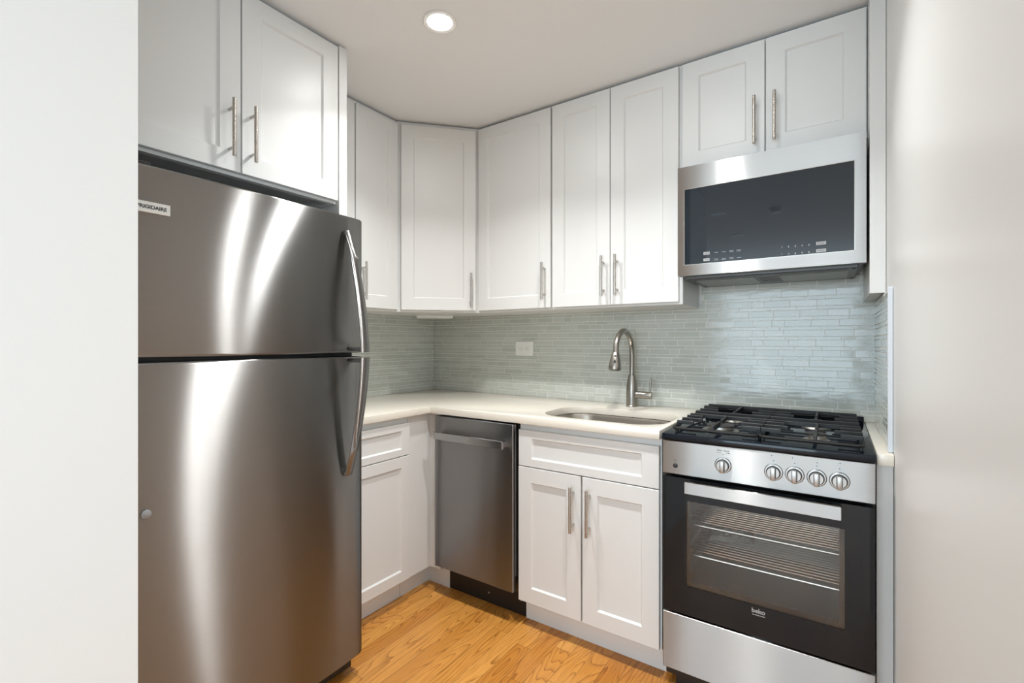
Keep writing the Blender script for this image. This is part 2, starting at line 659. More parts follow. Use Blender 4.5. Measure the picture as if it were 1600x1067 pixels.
mosaic('tile_backsplash', 'x', RX - 0.0095, CT, 1.3915, 'pale green glass mosaic backsplash on the back wall behind sink and range',
       (0.0085, -0.0005, 0), 0, tall=(1.716, 1.53))
mosaic('tile_backsplash', 'y', 1.15, CT, 1.3915, 'pale green glass mosaic backsplash on the left wall beside the fridge', (0.0005, -1.158, 0), PI / 2)
mosaic('tile_backsplash', 'y', 0.60, CT, 1.388, 'short return of glass mosaic backsplash on the right wall beside the range', (RX - 0.0005, -0.0085, 0), -PI / 2)
tag(MB().box(RX - 0.013, RX - 0.0005, -0.625, -0.6105, CT + 0.0005, 1.392, 0.002).build('tile_edge_strip', M['trim']),
    'white upright edge strip finishing the tile on the right wall', 'trim')

# ---------------------------------------------------------------- cabinets


def bar_pull(parent, x, yf, zc, ln=0.185, r=0.006, off=0.034, cc=0.128):
    m = MB()
    y = yf - off
    z0, z1 = zc - ln / 2, zc + ln / 2
    m.tube([(x, y, z0), (x, y, z0 + 0.001), (x, y, z1 - 0.001), (x, y, z1)], [r * 0.85, r, r, r * 0.85], 16)
    for s_ in (-1, 1):
        m.cyl((x, yf + 0.0005, zc + s_ * cc / 2), (x, y, zc + s_ * cc / 2), 0.0048, seg=14)
    return m.build('handle', M['pull'], parent)


def front(parent, name, x0, x1, z0, z1, yf, rail=0.064, pull=None, railz=None):
    d = MB().shaker(x0, x1, z0, z1, yf, rail=rail, railz=railz).build(name, M['cabinet'], parent)
    if pull:
        bar_pull(d, pull[0], yf, pull[1])
    return d


def wall_cabinet(label, loc, rotz, w, d, z0, z1, doors, dz0, dz1, group='shaker wall cabinets', recess=0.0):
    """local: carcass front at y=0, back at y=d; doors 2 cm proud"""
    o = thing('wall_cabinet', label, 'cabinet', loc, rotz, group)
    m = MB()
    if recess:      # bottom panel set up behind the face frame
        m.box(0, w, 0.022, d, z0 + recess, z1)
        m.box(0, w, 0, 0.022, z0, z1)
        m.box(0, 0.018, 0.022, d, z0, z0 + recess).box(w - 0.018, w, 0.022, d, z0, z0 + recess)
    else:
        m.box(0, w, 0, d, z0, z1, 0.001)
    m.build('carcass', M['cabinet'], o)
    for x0, x1, px, pz in doors:
        front(o, 'door', x0, x1, dz0, dz1, -0.0205, pull=(px, pz))
    return o


UB, UT = 1.3917, 2.406       # wall cabinet bottom and top
DB, DT = 1.402, 2.396
FY = -0.292                  # carcass fronts on the back wall
# single door cabinet right of the corner
wall_cabinet('narrow white wall cabinet with one door right of the corner cabinet', (0.622, FY, 0), 0, 0.462, 0.2915, UB, UT,
             [(0.003, 0.457, 0.425, 1.534)], DB, DT)
# double door cabinet above the sink
wall_cabinet('tall white double-door wall cabinet above the sink, left of the microwave', (1.0845, FY, 0), 0, 0.627, 0.2915, UB, UT,
             [(0.004, 0.3055, 0.2775, 1.534), (0.309, 0.613, 0.343, 1.534)], DB, DT)
# short cabinet above the microwave
wall_cabinet('short white double-door wall cabinet directly above the microwave', (1.712, FY, 0), 0, 0.626, 0.2915, 1.946, UT,
             [(0.002, 0.3085, 0.276, 2.082), (0.3125, 0.622, 0.344, 2.082)], 1.956, DT)
# left wall
wc = wall_cabinet('white single-door wall cabinet on the left wall, partly hidden by the fridge', (0.313, -1.154, 0), PI / 2, 0.531, 0.3125, UB, UT,
                  [(0.262, 0.527, 0.297, 1.530)], DB, 2.385)
front(wc, 'door', 0.004, 0.255, DB, 2.385, -0.0205)
# over the fridge
wall_cabinet('deep white double-door wall cabinet above the fridge', (0.602, -1.945, 0), PI / 2, 0.748, 0.6015, 1.779, UT,
             [(0.003, 0.3745, 0.338, 1.920), (0.3785, 0.745, 0.407, 1.920)], 1.789, DT, recess=0.03)
# tall panel between the fridge and the run of cabinets
tag(MB().box(0.002, 0.622, -1.1945, -1.158, 0.0, UT, 0.001).build('side_panel', M['cabinet']),
    'tall white end panel standing between fridge and left counter', 'panel')

# diagonal corner cabinet
A2, B2 = Vector((0.3135, -0.6215)), Vector((0.6215, -0.2925))
u2 = (B2 - A2).normalized()
LD = (B2 - A2).length
ang = math.atan2(u2.y, u2.x)
o = thing('wall_cabinet', 'white diagonal wall cabinet filling the corner, single door', 'cabinet', (A2.x, A2.y, 0), ang, 'shaker wall cabinets')


def to_local(p):
    q = Vector(p) - A2
    return (q.x * u2.x + q.y * u2.y, -q.x * u2.y + q.y * u2.x)


MB().prism([to_local(p) for p in (A2, B2, (0.6215, -0.001), (0.001, -0.001), (0.001, -0.6215))], 'z', UB, UT, 0.001).build('carcass', M['cabinet'], o)
front(o, 'door', 0.026, LD - 0.026, DB, 2.385, -0.0205, pull=(LD - 0.056, 1.512))
# slim box under the corner cabinet
m = MB()
m.prism([(0, 0), (0.215, 0), (0.20, 0.11), (0.015, 0.11)], 'z', 0, 0.017, 0.002)
o = tag(m.build('cabinet_light', M['white']), 'slim box fixed under the corner wall cabinet above the counter', 'light fixture')
o.location = (0.20, -0.36, UB - 0.0172)
o.rotation_euler = (0, 0, ang)

# filler between microwave and right wall
tag(MB().box(2.3385, RX - 0.001, -0.40, -0.009, 1.393, UT, 0.001).build('filler_panel', M['cabinet']),
    'narrow white filler panel between microwave and right wall', 'panel')


def base_carcass(o, w, d, z0, z1, mat):
    m = MB()
    t = 0.013
    m.box(0, t, 0, d, z0, z1).box(w - t, w, 0, d, z0, z1).box(t, w - t, 0.002, d, z0, z0 + t).box(t, w - t, d - 0.008, d, z0 + t, z1)
    m.box(t, w - t, 0.0, 0.02, z1 - 0.04, z1)
    m.box(t, w - t, 0.0, 0.02, 0.690, 0.705)
    return m.build('carcass', mat, o)


# sink base
o = thing('base_cabinet', 'white sink base cabinet with two doors below a false drawer front', 'cabinet', (1.1025, -0.62, 0), 0, 'shaker base cabinets')
base_carcass(o, 0.618, 0.61, 0.105, 0.879, M['cabinet'])
front(o, 'drawer_front', 0.003, 0.613, 0.6975, 0.853, -0.0195, rail=0.064, railz=0.034)
front(o, 'door', 0.002, 0.300, 0.112, 0.6935, -0.0195, rail=0.064, pull=(0.269, 0.562))
front(o, 'door', 0.3065, 0.613, 0.112, 0.6935, -0.0195, rail=0.064, pull=(0.340, 0.561))
MB().box(0.0, 0.620, 0.0485, 0.060, 0.0, 0.108).build('toe_kick', M['cabinet'], o)

# left base
o = thing('base_cabinet', 'white base cabinet beside the fridge with one drawer over one door', 'cabinet', (0.556, -1.155, 0), PI / 2, 'shaker base cabinets')
base_carcass(o, 0.384, 0.553, 0.105, 0.879, M['cabinet'])
front(o, 'drawer', 0.03, 0.382, 0.700, 0.849, -0.0195, rail=0.048, railz=0.032)
front(o, 'door', 0.03, 0.382, 0.112, 0.696, -0.0195, rail=0.050)
MB().box(0.0, 0.384, 0.0525, 0.064, 0.0, 0.105).build('toe_kick', M['cabinet'], o)

# corner filler: two panels meeting in the inner corner, with their toe kicks
o = thing('corner_filler', 'white corner filler between left base cabinet and dishwasher', 'panel', (0.559, -0.62, 0))
MB().prism([(-0.02, -0.149), (0, -0.149), (0, 0), (0.072, 0), (0.072, 0.02), (-0.02, 0.02)], 'z', 0.105, 0.879, 0.0).build('filler_panel', M['cabinet'], o)
MB().prism([(-0.067, -0.149), (-0.0555, -0.149), (-0.0555, 0.0485), (0.089, 0.0485), (0.089, 0.060), (-0.067, 0.060)], 'z', 0.0, 0.105).build('toe_kick', M['cabinet'], o)

# panel right of the range under the counter strip
tag(MB().box(2.3425, RX - 0.001, -0.635, -0.615, 0.0, 0.8790, 0.001).build('filler_panel', M['cabinet']),
    'narrow white filler panel between range and right wall, under the counter strip', 'panel')

# ---------------------------------------------------------------- countertops


def slab_top(name, outer, hole, z0, z1, bev=0.002):
    m = MB()
    bm = m.bm
    edges = []
    for lp in ([outer] + ([hole] if hole else [])):
        v = [bm.verts.new((x, y, z1)) for x, y in lp]
        edges += [bm.edges.new((v[k], v[(k + 1) % len(v)])) for k in range(len(v))]
    r = bmesh.ops.triangle_fill(bm, use_beauty=True, use_dissolve=False, edges=edges)
    fs = [g for g in r['geom'] if isinstance(g, bmesh.types.BMFace)]
    ex = bmesh.ops.extrude_face_region(bm, geom=fs)
    bmesh.ops.translate(bm, verts=[g for g in ex['geom'] if isinstance(g, bmesh.types.BMVert)], vec=(0, 0, z0 - z1))
    bmesh.ops.recalc_face_normals(bm, faces=bm.faces)
    sharp = [e for e in bm.edges if len(e.link_faces) == 2 and e.calc_face_angle(0) > math.radians(60)]
    bmesh.ops.bevel(bm, geom=sharp, offset=bev, segments=2, affect='EDGES', profile=0.5)
    return m


SX0, SX1, SY0, SY1 = 1.150, 1.700, -0.578, -0.218
sink_hole = rrect(SX0, SX1, SY0, SY1, 0.125, 9)
o = slab_top('countertop', [(0.0095, -1.156), (0.59, -1.156), (0.59, -0.6552), (1.722, -0.6552), (1.722, -0.0095), (0.0095, -0.0095)],
             sink_hole, 0.8805, CT - 0.0005).build('countertop', M['quartz'])
tag(o, 'L-shaped cream quartz countertop with a sink cut-out', 'countertop')
o = slab_top('countertop', [(2.3425, -0.6552), (RX - 0.001, -0.6552), (RX - 0.001, -0.0095), (2.3425, -0.0095)], None, 0.8805, CT - 0.0005).build('countertop', M['quartz'])
tag(o, 'narrow strip of cream quartz countertop between range and right wall', 'countertop')

# ---------------------------------------------------------------- sink and faucet
o = thing('sink', 'undermount stainless sink set in the cream countertop', 'sink', (1.425, -0.398, 0.70))
m = MB()
loops = []
cxs, cys = 1.425, -0.398
W2, H2 = 0.276, 0.181


def sink_loop(dx, dy, r, z):
    return [m.bm.verts.new((x, y, z)) for x, y in rrect(-W2 + dx, W2 - dx, -H2 + dy, H2 - dy, r, 9)]


specs = [(-0.004, -0.004, 0.130, 0.178), (-0.002, -0.002, 0.127, 0.178), (0.004, 0.004, 0.12, 0.165), (0.010, 0.010, 0.11, 0.03),
         (0.022, 0.022, 0.10, 0.008), (0.045, 0.045, 0.08, 0.0)]
outer_specs = [(0.043, 0.043, 0.08, -0.002), (0.020, 0.020, 0.10, 0.006), (0.008, 0.008, 0.11, 0.03), (0.002, 0.002, 0.12, 0.165), (-0.004, -0.004, 0.130, 0.176)]
for sp in specs:
    loops.append(sink_loop(*sp))
for a, b in zip(loops, loops[1:]):
    n = len(a)
    for k in range(n):
        m.bm.faces.new((a[k], a[(k + 1) % n], b[(k + 1) % n], b[k]))
m.bm.faces.new(loops[-1])
ol = [sink_loop(*sp) for sp in outer_specs]
m.bm.faces.new(ol[0])
for a, b in zip(ol, ol[1:]):
    n = len(a)
    for k in range(n):
        m.bm.faces.new((a[k], a[(k + 1) % n], b[(k + 1) % n], b[k]))
n = len(ol[-1])
for k in range(n):
    m.bm.faces.new((ol[-1][k], ol[-1][(k + 1) % n], loops[0][(k + 1) % n], loops[0][k]))
bmesh.ops.recalc_face_normals(m.bm, faces=m.bm.faces)
m.build('basin', M['sinksteel'], o)
MB().lathe([(0.045, 0.0005), (0.045, 0.003), (0.036, 0.0035), (0.030, 0.0015), (0.002, 0.0015)]).build('drain', M['chrome'], o)

o = thing('faucet', 'brushed nickel gooseneck pull-down faucet behind the sink', 'faucet', (1.413, -0.085, CT))
m = MB()
m.lathe([(0.0, 0.0), (0.0295, 0.0), (0.0295, 0.004), (0.0282, 0.006), (0.0282, 0.075), (0.0268, 0.100), (0.0225, 0.128), (0.0180, 0.148), (0.0172, 0.154), (0.0145, 0.156), (0.0, 0.156)], seg=36)
m.build('base', M['nickel'], o)
pts = [(0, 0, 0.15), (0, 0, 0.20), (0, 0, 0.255)]
R_ = 0.107
for k in range(1, 15):
    a = PI * k / 15 * 0.93
    pts.append((0, -R_ + R_ * math.cos(a), 0.265 + R_ * 0.98 * math.sin(a)))
ex, ez = pts[-1][1], pts[-1][2]
pts.append((0, ex - 0.006, ez - 0.030))
m = MB()
m.tube(pts, 0.0128, 20)
m.build('spout', M['nickel'], o)
d_ = Vector((0, -0.14, -1)).normalized()
p0 = Vector((0, ex - 0.004, ez - 0.022))
m = MB()
prof = [(0.0, 0.0138), (0.012, 0.0150), (0.016, 0.0150), (0.018, 0.0165), (0.05, 0.0240), (0.078, 0.0282), (0.092, 0.0288), (0.097, 0.0270)]
m.tube([p0 + d_ * h for h, r in prof], [r for h, r in prof], 28)
sp_ = m.build('spray_head', M['nickel'], o)
MB().tube([p0 + d_ * 0.0965, p0 + d_ * 0.0985], [0.0235, 0.0225], 28).build('spray_face', M['black'], sp_)
for h, rr, sc in ((0.034, 0.0050, 1.0), (0.060, 0.0075, 1.6)):
    b = MB()
    c = p0 + d_ * h
    side = Vector((0.28, -0.95, 0.13)).normalized()
    rad = 0.0195 if h < 0.05 else 0.0255
    b.tube([c + side * (rad - 0.004), c + side * (rad + 0.0012), c + side * (rad + 0.0022)], [rr, rr, rr * 0.7], 16, up=d_, flat=1 / sc)
    b.build('button', M['black'], sp_)
m = MB()
m.tube([(0.0, 0, 0.058), (0.050, 0, 0.058), (0.0505, 0, 0.058), (0.0515, 0, 0.058), (0.052, 0, 0.058), (0.092, 0, 0.058), (0.099, 0, 0.058), (0.1005, 0, 0.058)],
       [0.0180, 0.0180, 0.0170, 0.0170, 0.0182, 0.0182, 0.0165, 0.010], 28)
hv = m.build('handle_body', M['nickel'], o)
m = MB()
m.tube([(0.089, 0, 0.070), (0.0905, 0.002, 0.10), (0.093, 0.004, 0.137), (0.093, 0.004, 0.1385)], [0.0045, 0.0044, 0.0062, 0.0045], 16)
m.build('lever', M['nickel'], hv)

# ---------------------------------------------------------------- outlet
o = thing('power_outlet', 'white duplex outlet mounted sideways in the tile backsplash', 'outlet', (0.735, -0.0105, 1.192))
m = MB().prism(rrect(-0.0615, 0.0615, -0.0415, 0.0415, 0.004, 3), 'y', -0.0055, 0.0015, 0.0012)
m.build('cover_plate', M['white'], o)
rcp = MB().prism(rrect(-0.036, 0.036, -0.0175, 0.0175, 0.010, 5), 'y', -0.0075, -0.0050, 0.0008).build('receptacle', M['white'], o)
for sx in (-0.020, 0.020):
    MB().cyl((sx - 0.0095, -0.0070, 0), (sx - 0.0095, -0.0078, 0), 0.0026, seg=12).build('slot', M['ink'], rcp)
    MB().box(sx + 0.000, sx + 0.0065, -0.0078, -0.0070, 0.0055, 0.0075).build('slot', M['ink'], rcp)
    MB().box(sx + 0.000, sx + 0.0080, -0.0078, -0.0070, -0.0075, -0.0055).build('slot', M['ink'], rcp)

# ---------------------------------------------------------------- refrigerator
# local: front towards -y, width along +x; turned to face +x
FW = 0.762
o = thing('refrigerator', 'tall brushed steel top-freezer refrigerator left of the counter', 'refrigerator', (0.80, -1.972, 0), PI / 2)


def fridge_outline(w):
    r = 0.022
    pts = []
    for k in range(0, 25):
        t = k / 24
        x = r * 0.8 + (w - 1.6 * r) * t
        pts.append((x, -0.004 * (1 - (2 * t - 1) ** 2)))
    out = [(0.0, 0.066), (0.0, 0.030)] + [(p[0], p[1] + 0.0) for p in arc(r, 0.008 + r, r, PI, 1.42 * PI, 5)[1:]]
    out += [(x, y + 0.008 * abs(2 * i / 24 - 1) ** 6) for i, (x, y) in enumerate(pts)]
    out += arc(w - r, 0.008 + r, r, 1.58 * PI, 2 * PI, 5)[:-1] + [(w, 0.030), (w, 0.066)]
    return out


prof = fridge_outline(FW)
d1 = MB().prism(prof, 'z', 1.193, 1.684, 0.007, 3).build('freezer_door', M['steel_fridge'], o)
d2 = MB().prism(prof, 'z', 0.080, 1.180, 0.007, 3).build('fridge_door', M['steel_fridge'], o)
MB().box(0.006, FW - 0.006, 0.075, 0.770, 0.045, 1.676, 0.004).build('cabinet_body', M['case'], o)
MB().box(0.012, FW - 0.012, 0.064, 0.078, 0.083, 1.679).build('door_gasket', M['black'], o)
MB().box(0.02, FW - 0.02, 0.055, 0.075, 0.018, 0.072, 0.003).build('base_grille', M['black'], o)
for x in (0.06, FW - 0.045):
    for y in (0.10, 0.70):
        MB().lathe([(0.0, 0.0), (0.020, 0.0), (0.020, 0.012), (0.012, 0.014), (0.012, 0.05), (0.0, 0.05)], (x, y, 0)).build('foot', M['black'], o)
MB().box(0.02, 0.10, 0.02, 0.14, 1.6845, 1.697, 0.003).build('hinge_cover', M['black'], o)
MB().box(0.012, 0.070, 0.016, 0.066, 1.1815, 1.1915, 0.002).build('centre_hinge', M['chrome'], o)


def fridge_handle(door, z_end, z_mid):
    """bowed strap: touches the door at z_end, stands off at the split"""
    m = MB()
    n = 18
    xc = FW - 0.082
    th, hw = 0.0075, 0.0185
    front_, rings = [], []
    for k in range(n + 1):
        t = k / n
        z = z_end + (z_mid - z_end) * t
        off = 0.010 + 0.068 * math.sin(t * PI / 2) ** 0.85
        w = hw * (0.78 + 0.22 * t)
        xo = xc + 0.020 * t
        y = -0.002 - off
        rings.append([m.bm.verts.new(q) for q in ((xo - w, y + th * .9, z), (xo - w, y + th * .25, z), (xo - w * .6, y - th * .2, z), (xo, y - th * .38, z),
                                                    (xo + w * .6, y - th * .2, z), (xo + w, y + th * .25, z), (xo + w, y + th * .9, z))])
    for a, b in zip(rings, rings[1:]):
        for k in range(7):
            m.bm.faces.new((a[k], a[(k + 1) % 7], b[(k + 1) % 7], b[k]))
    m.bm.faces.new(rings[0])
    m.bm.faces.new(rings[-1])
    bmesh.ops.recalc_face_normals(m.bm, faces=m.bm.faces)
    s_ = 1 if z_end > z_mid else -1
    # feet: one at the far end, one by the split
    m.box(xc - hw * .75, xc + hw * .75, -0.014, 0.0005, z_end - 0.014 * (s_ > 0) - 0.0 * s_, z_end + 0.014 * (s_ < 0), 0.003, 2)
    m.box(xc + 0.006, xc + 0.030, -0.076, 0.0005, z_mid + (0.004 if s_ > 0 else -0.018), z_mid + (0.018 if s_ > 0 else -0.004), 0.003, 2)
    return m.build('handle', M['steel_fridge'], door)


fridge_handle(d1, 1.628, 1.196)
fridge_handle(d2, 0.758, 1.178)
bd = MB().box(0.036, 0.134, -0.0052, 0.004, 1.5605, 1.5885, 0.0008).build('name_badge', M['badge'], d1)
text_mesh('lettering', 'FRIGIDAIRE', 0.0127, M['ink'], bd, (0.0935, -0.0054, 1.5745), bold=0.0004, space=1.0)
MB().lathe([(0.0, -0.0052), (0.008, -0.0048), (0.011, -0.0028), (0.0115, -0.0015)], (0.082, 0, 0.797), axis='y', seg=20).build('cap', M['grey'], d2)

# ---------------------------------------------------------------- dishwasher
o = thing('dishwasher', 'narrow dark steel dishwasher between corner filler and sink cabinet', 'dishwasher', (0.634, -0.665, 0))
MB().box(0.020, 0.460, 0.052, 0.60, 0.128, 0.868).build('tub', M['black'], o)
dd = MB().box(0, 0.458, 0, 0.024, 0.146, 0.8735, 0.002).build('door', M['dark_steel'], o)
MB().box(0.006, 0.456, 0.026, 0.050, 0.205, 0.8715, 0.001).build('inner_door', M['dark_steel'], o)
m = MB()
m.box(0.030, 0.430, -0.042, -0.030, 0.770, 0.804, 0.0012)
for x in (0.030, 0.410):
    m.box(x, x + 0.020, -0.0305, 0.0005, 0.776, 0.798, 0.001)
m.build('handle', M['mid_steel'], dd)
MB().box(0.016, 0.4655, 0.0935, 0.105, 0.003, 0.125, 0.001).build('toe_panel', M['dark'], o)
for x, z in ((0.26, 0.050), (0.44, 0.070)):
    MB().cyl((x, 0.0938, z), (x, 0.0918, z), 0.004, seg=12).build('screw', M['grey'], o)

# ---------------------------------------------------------------- gas range
RW = 0.592
o = thing('gas_range', 'freestanding stainless gas range with black cooktop and glass oven door', 'stove', (1.746, -0.70, 0))
m = MB()
t = 0.02
for b in ((0, t, 0.045, 0.66, 0.06, 0.893), (RW - t, RW, 0.045, 0.66, 0.06, 0.893), (t, RW - t, 0.64, 0.66, 0.06, 0.893), (t, RW - t, 0.045, 0.64, 0.06, 0.30), (t, RW - t, 0.045, 0.64, 0.775, 0.893)):
    m.box(*b)
m.build('body', M['black'], o)
m = MB()
for b in ((0.028, 0.034, 0.046, 0.60, 0.33, 0.765), (RW - 0.034, RW - 0.028, 0.046, 0.60, 0.33, 0.765), (0.034, RW - 0.034, 0.594, 0.60, 0.33, 0.765), (0.034, RW - 0.034, 0.046, 0.594, 0.33, 0.336), (0.034, RW - 0.034, 0.046, 0.594, 0.759, 0.765)):
    m.box(*b)
for z in (0.40, 0.45, 0.50, 0.55, 0.60, 0.65):
    for xx in (0.034, RW - 0.040):
        m.box(xx, xx + 0.006, 0.06, 0.59, z, z + 0.004)
m.build('oven_cavity', M['cavity'], o)
MB().box(0.001, RW - 0.001, 0.0, 0.044, 0.106, 0.300, 0.002).build('drawer', M['steel_range'], o)
MB().box(0.03, RW - 0.03, 0.06, 0.10, 0.02, 0.075).build('base_plinth', M['dark'], o)
for x in (0.05, RW - 0.05):
    for y in (0.09, 0.60):
        MB().lathe([(0.0, 0.0), (0.018, 0.0), (0.018, 0.010), (0.010, 0.012), (0.010, 0.06), (0.0, 0.06)], (x, y, 0)).build('foot', M['black'], o)
# oven door: black glass frame around a see-through pane
GX0, GX1, GZ0, GZ1 = 0.080, 0.520, 0.404, 0.694
m = MB()
for b in ((0.002, GX0, 0.307, 0.768), (GX1, RW - 0.002, 0.307, 0.768), (GX0, GX1, 0.307, GZ0), (GX0, GX1, GZ1, 0.768)):
    m.box(b[0], b[1], 0.0, 0.004, b[2], b[3])
door = m.build('oven_door', M['black_glass'], o, smooth=False)
m = MB()
for b in ((0.004, GX0 - 0.01, 0.310, 0.766), (GX1 + 0.01, RW - 0.004, 0.310, 0.766), (GX0 - 0.01, GX1 + 0.01, 0.310, GZ0 - 0.01), (GX0 - 0.01, GX1 + 0.01, GZ1 + 0.01, 0.766)):
    m.box(b[0], b[1], 0.0045, 0.042, b[2], b[3])
m.build('door_frame', M['black'], door, smooth=False)
MB().box(GX0, GX1, 0.0003, 0.0036, GZ0, GZ1).build('window_pane', M['oven_pane'], door, smooth=False)
m = MB()
bw = 0.013
for b in ((GX0, GX0 + bw, GZ0, GZ1), (GX1 - bw, GX1, GZ0, GZ1), (GX0 + bw, GX1 - bw, GZ0, GZ0 + bw * 1.3)):
    m.box(b[0], b[1], 0.0060, 0.0066, b[2], b[3])
m.build('window_border', M['frit'], door, smooth=False)
m = MB()
m.prism(rrect(0.084, 0.512, -0.0195, 0.0195, 0.003, 3), 'y', -0.042, -0.030, 0.001)
for x in (0.086, 0.490):
    m.box(x, x + 0.020, -0.0305, 0.0005, -0.012, 0.012, 0.001)
hd = m.build('handle', M['steel_range'], door, shift=(0, 0, 0.749))
text_mesh('logo', 'beko', 0.0190, M['print'], door, (0.2985, -0.0004, 0.388), bold=0.0004)
MB().box(0.281, 0.317, -0.0006, 0.0002, 0.3745, 0.3765).build('logo_underline', M['print'], door)
# control panel
cp = MB().box(0.001, RW - 0.001, 0.0, 0.050, 0.779, 0.8925, 0.0015).build('control_panel', M['steel_range'], o)
KX = [0.196, 0.3405, 0.3965, 0.4525, 0.508]
for i, x in enumerate(KX):
    kz = 0.832
    k = MB()
    k.lathe([(0.0255, 0.0005), (0.0255, -0.003), (0.0235, -0.006), (0.0195, -0.0065)], (x, 0, kz), axis='y', seg=32)
    kn = k.build('knob', M['knob'], cp)
    k = MB().lathe([(0.0200, -0.0064), (0.0200, -0.0072), (0.0178, -0.0072)], (x, 0, kz), axis='y', seg=32)
    k.build('knob_ring', M['ink'], kn)
    k = MB().lathe([(0.0176, -0.0066), (0.0176, -0.015), (0.0165, -0.017)], (x, 0, kz), axis='y', seg=32)
    k.box(x - 0.0062, x + 0.0062, -0.030, -0.010, kz - 0.0205, kz + 0.0180, 0.0015, 2)
    k.build('grip', M['knob'], kn)
    k = MB()
    for sx in (-0.0075, 0.0063):
        k.box(x + sx, x + sx + 0.0012, -0.0176, -0.0160, kz - 0.015, kz + 0.015)
    k.build('grip_line', M['ink'], kn)
    text_mesh('knob_print', 'OFF', 0.0062, M['ink'], kn, (x, -0.0068, kz + 0.0225), depth=0.0001)
    m = MB()
    m.cyl((x, 0.0002, kz + 0.0345), (x, -0.0003, kz + 0.0345), 0.0016, seg=10)
    if i:
        dots = [(-1, 1), (-1, -1), (1, 1), (1, -1)]
        hot = [(-1, 1), (-1, 1), (1, -1), (1, 1)][i - 1]
        for dxy in dots:
            m.cyl((x - 0.002 + dxy[0] * 0.0032, 0.0002, kz + 0.0475 + dxy[1] * 0.0032), (x - 0.002 + dxy[0] * 0.0032, -0.0003, kz + 0.0475 + dxy[1] * 0.0032),
                  0.0016 if dxy == hot else 0.0006, seg=8)
    m.build('burner_mark', M['ink'], cp)
text_mesh('panel_print', 'Bake / Broil', 0.0078, M['ink'], cp, (0.196, -0.0003, 0.879), depth=0.0001)
m = MB()
for x0, x1 in ((0.177, 0.182), (0.184, 0.190), (0.204, 0.207), (0.209, 0.216)):
    m.box(x0, x1, -0.0003, 0.0002, 0.8712, 0.8724)
m.build('panel_print', M['ink'], cp)
m = MB().lathe([(0.0078, 0.0005), (0.0078, -0.002), (0.0058, -0.005), (0.004, -0.0052)], (0.044, 0, 0.808), axis='y', seg=24)
m.build('lamp_button', M['black'], cp)
m = MB()
ring = [(0.044 + 0.0042 * math.cos(a * PI / 8), -0.0002, 0.8262 + 0.0042 * math.sin(a * PI / 8)) for a in range(17)]
m.tube(ring, 0.0004, 6)
m.build('panel_print', M['ink'], cp)
# cooktop
ck = MB()
ck.box(-0.002, RW + 0.002, -0.003, 0.665, 0.8945, 0.9165, 0.004, 2)
ck.box(0.0, RW, 0.635, 0.665, 0.915, 0.940, 0.004, 2)
cook = ck.build('cooktop', M['enamel'], o)
GT = 0.953
burners = [(0.160, 0.155, 0.046), (0.165, 0.440, 0.034), (0.448, 0.155, 0.028), (0.440, 0.440, 0.036)]
for bx, by, br in burners:
    bs = MB().lathe([(br * 1.35, 0.9160), (br * 1.30, 0.9200), (br * 0.80, 0.9215), (br * 0.76, 0.9260), (br * 0.94, 0.9265), (br * 0.94, 0.9330), (br * 0.6, 0.934)], (bx, by, 0), seg=40)
    b_ = bs.build('burner', M['alu'], cook)
    MB().lathe([(br * 0.5, 0.9335), (br, 0.9335), (br, 0.9375), (br * 0.9, 0.9392), (0.002, 0.9397)], (bx, by, 0), seg=40).build('burner_cap', M['cap'], b_)
for gx0, gx1, pair in ((0.030, 0.2945, (burners[0], burners[1])), (0.2985, 0.566, (burners[2], burners[3]))):
    g = MB()
    gy0, gy1 = 0.022, 0.610
    h = 0.0052
    # low outer ring
    ringp = rrect(gx0, gx1, gy0, gy1, 0.016, 4)
    g.tube([(x, y, 0.9335) for x, y in ringp] + [(ringp[0][0], ringp[0][1], 0.9335)], h, 8)
    # long bars across
    ym = (gy0 + gy1) / 2
    for y in (ym - 0.040, ym + 0.045, gy1 - 0.004):
        g.box(gx0 - 0.002, gx1 + 0.002, y - 0.0045, y + 0.0045, 0.938, GT, 0.0015)
    gm = (gx0 + gx1) / 2
    for bi, (bx, by, br) in enumerate(pair):
        # fingers from both sides, each standing on the ring
        for dy in (-0.072, 0.0, 0.072):
            ln = 0.056 if dy else 0.070
            yy = by + dy
            g.box(gx0 - 0.002, gx0 + ln, yy - 0.0045, yy + 0.0045, 0.940, GT, 0.0015)
            g.box(gx1 - ln, gx1 + 0.002, yy - 0.0045, yy + 0.0045, 0.940, GT, 0.0015)
            for xx in (gx0 - 0.002, gx1 - 0.010):
                g.box(xx, xx + 0.012, yy - 0.0045, yy + 0.0045, 0.930, 0.944, 0.001)
        # fingers from front and back
        ya = (gy0, ym - 0.04) if bi == 0 else (ym + 0.045, gy1)
        g.box(bx - 0.0045, bx + 0.0045, ya[0], by - br * 0.45, 0.934, GT, 0.0015)
        g.box(bx - 0.0045, bx + 0.0045, by + br * 0.45, ya[1], 0.940, GT, 0.0015)
    for x in (gx0 + 0.006, gx1 - 0.006):
        for y in (gy0 + 0.03, gy1 - 0.03):
            g.cyl((x, y, 0.9160), (x, y, 0.934), 0.006, seg=10)
    g.build('grate', M['iron'], o)
# racks
for rz in (0.5905, 0.484):
    r = MB()
    x0, x1, y0, y1 = 0.044, RW - 0.044, 0.075, 0.575
    r.tube([(x0, y0, rz), (x1, y0, rz)], 0.0040, 8)
    r.tube([(x0, y1, rz), (x1, y1, rz)], 0.0032, 8)
    for x in (x0 + 0.010, x1 - 0.010):
        r.tube([(x, y0, rz), (x, y1, rz)], 0.0030, 8)
    for k in range(1, 22):
        y = y0 + 0.012 + (y1 - y0 - 0.012) * k / 22
        r.tube([(x0 + 0.01, y, rz + 0.004), (x1 - 0.01, y, rz + 0.004)], 0.0022, 6)
    r.build('oven_rack', M['chrome'], o)
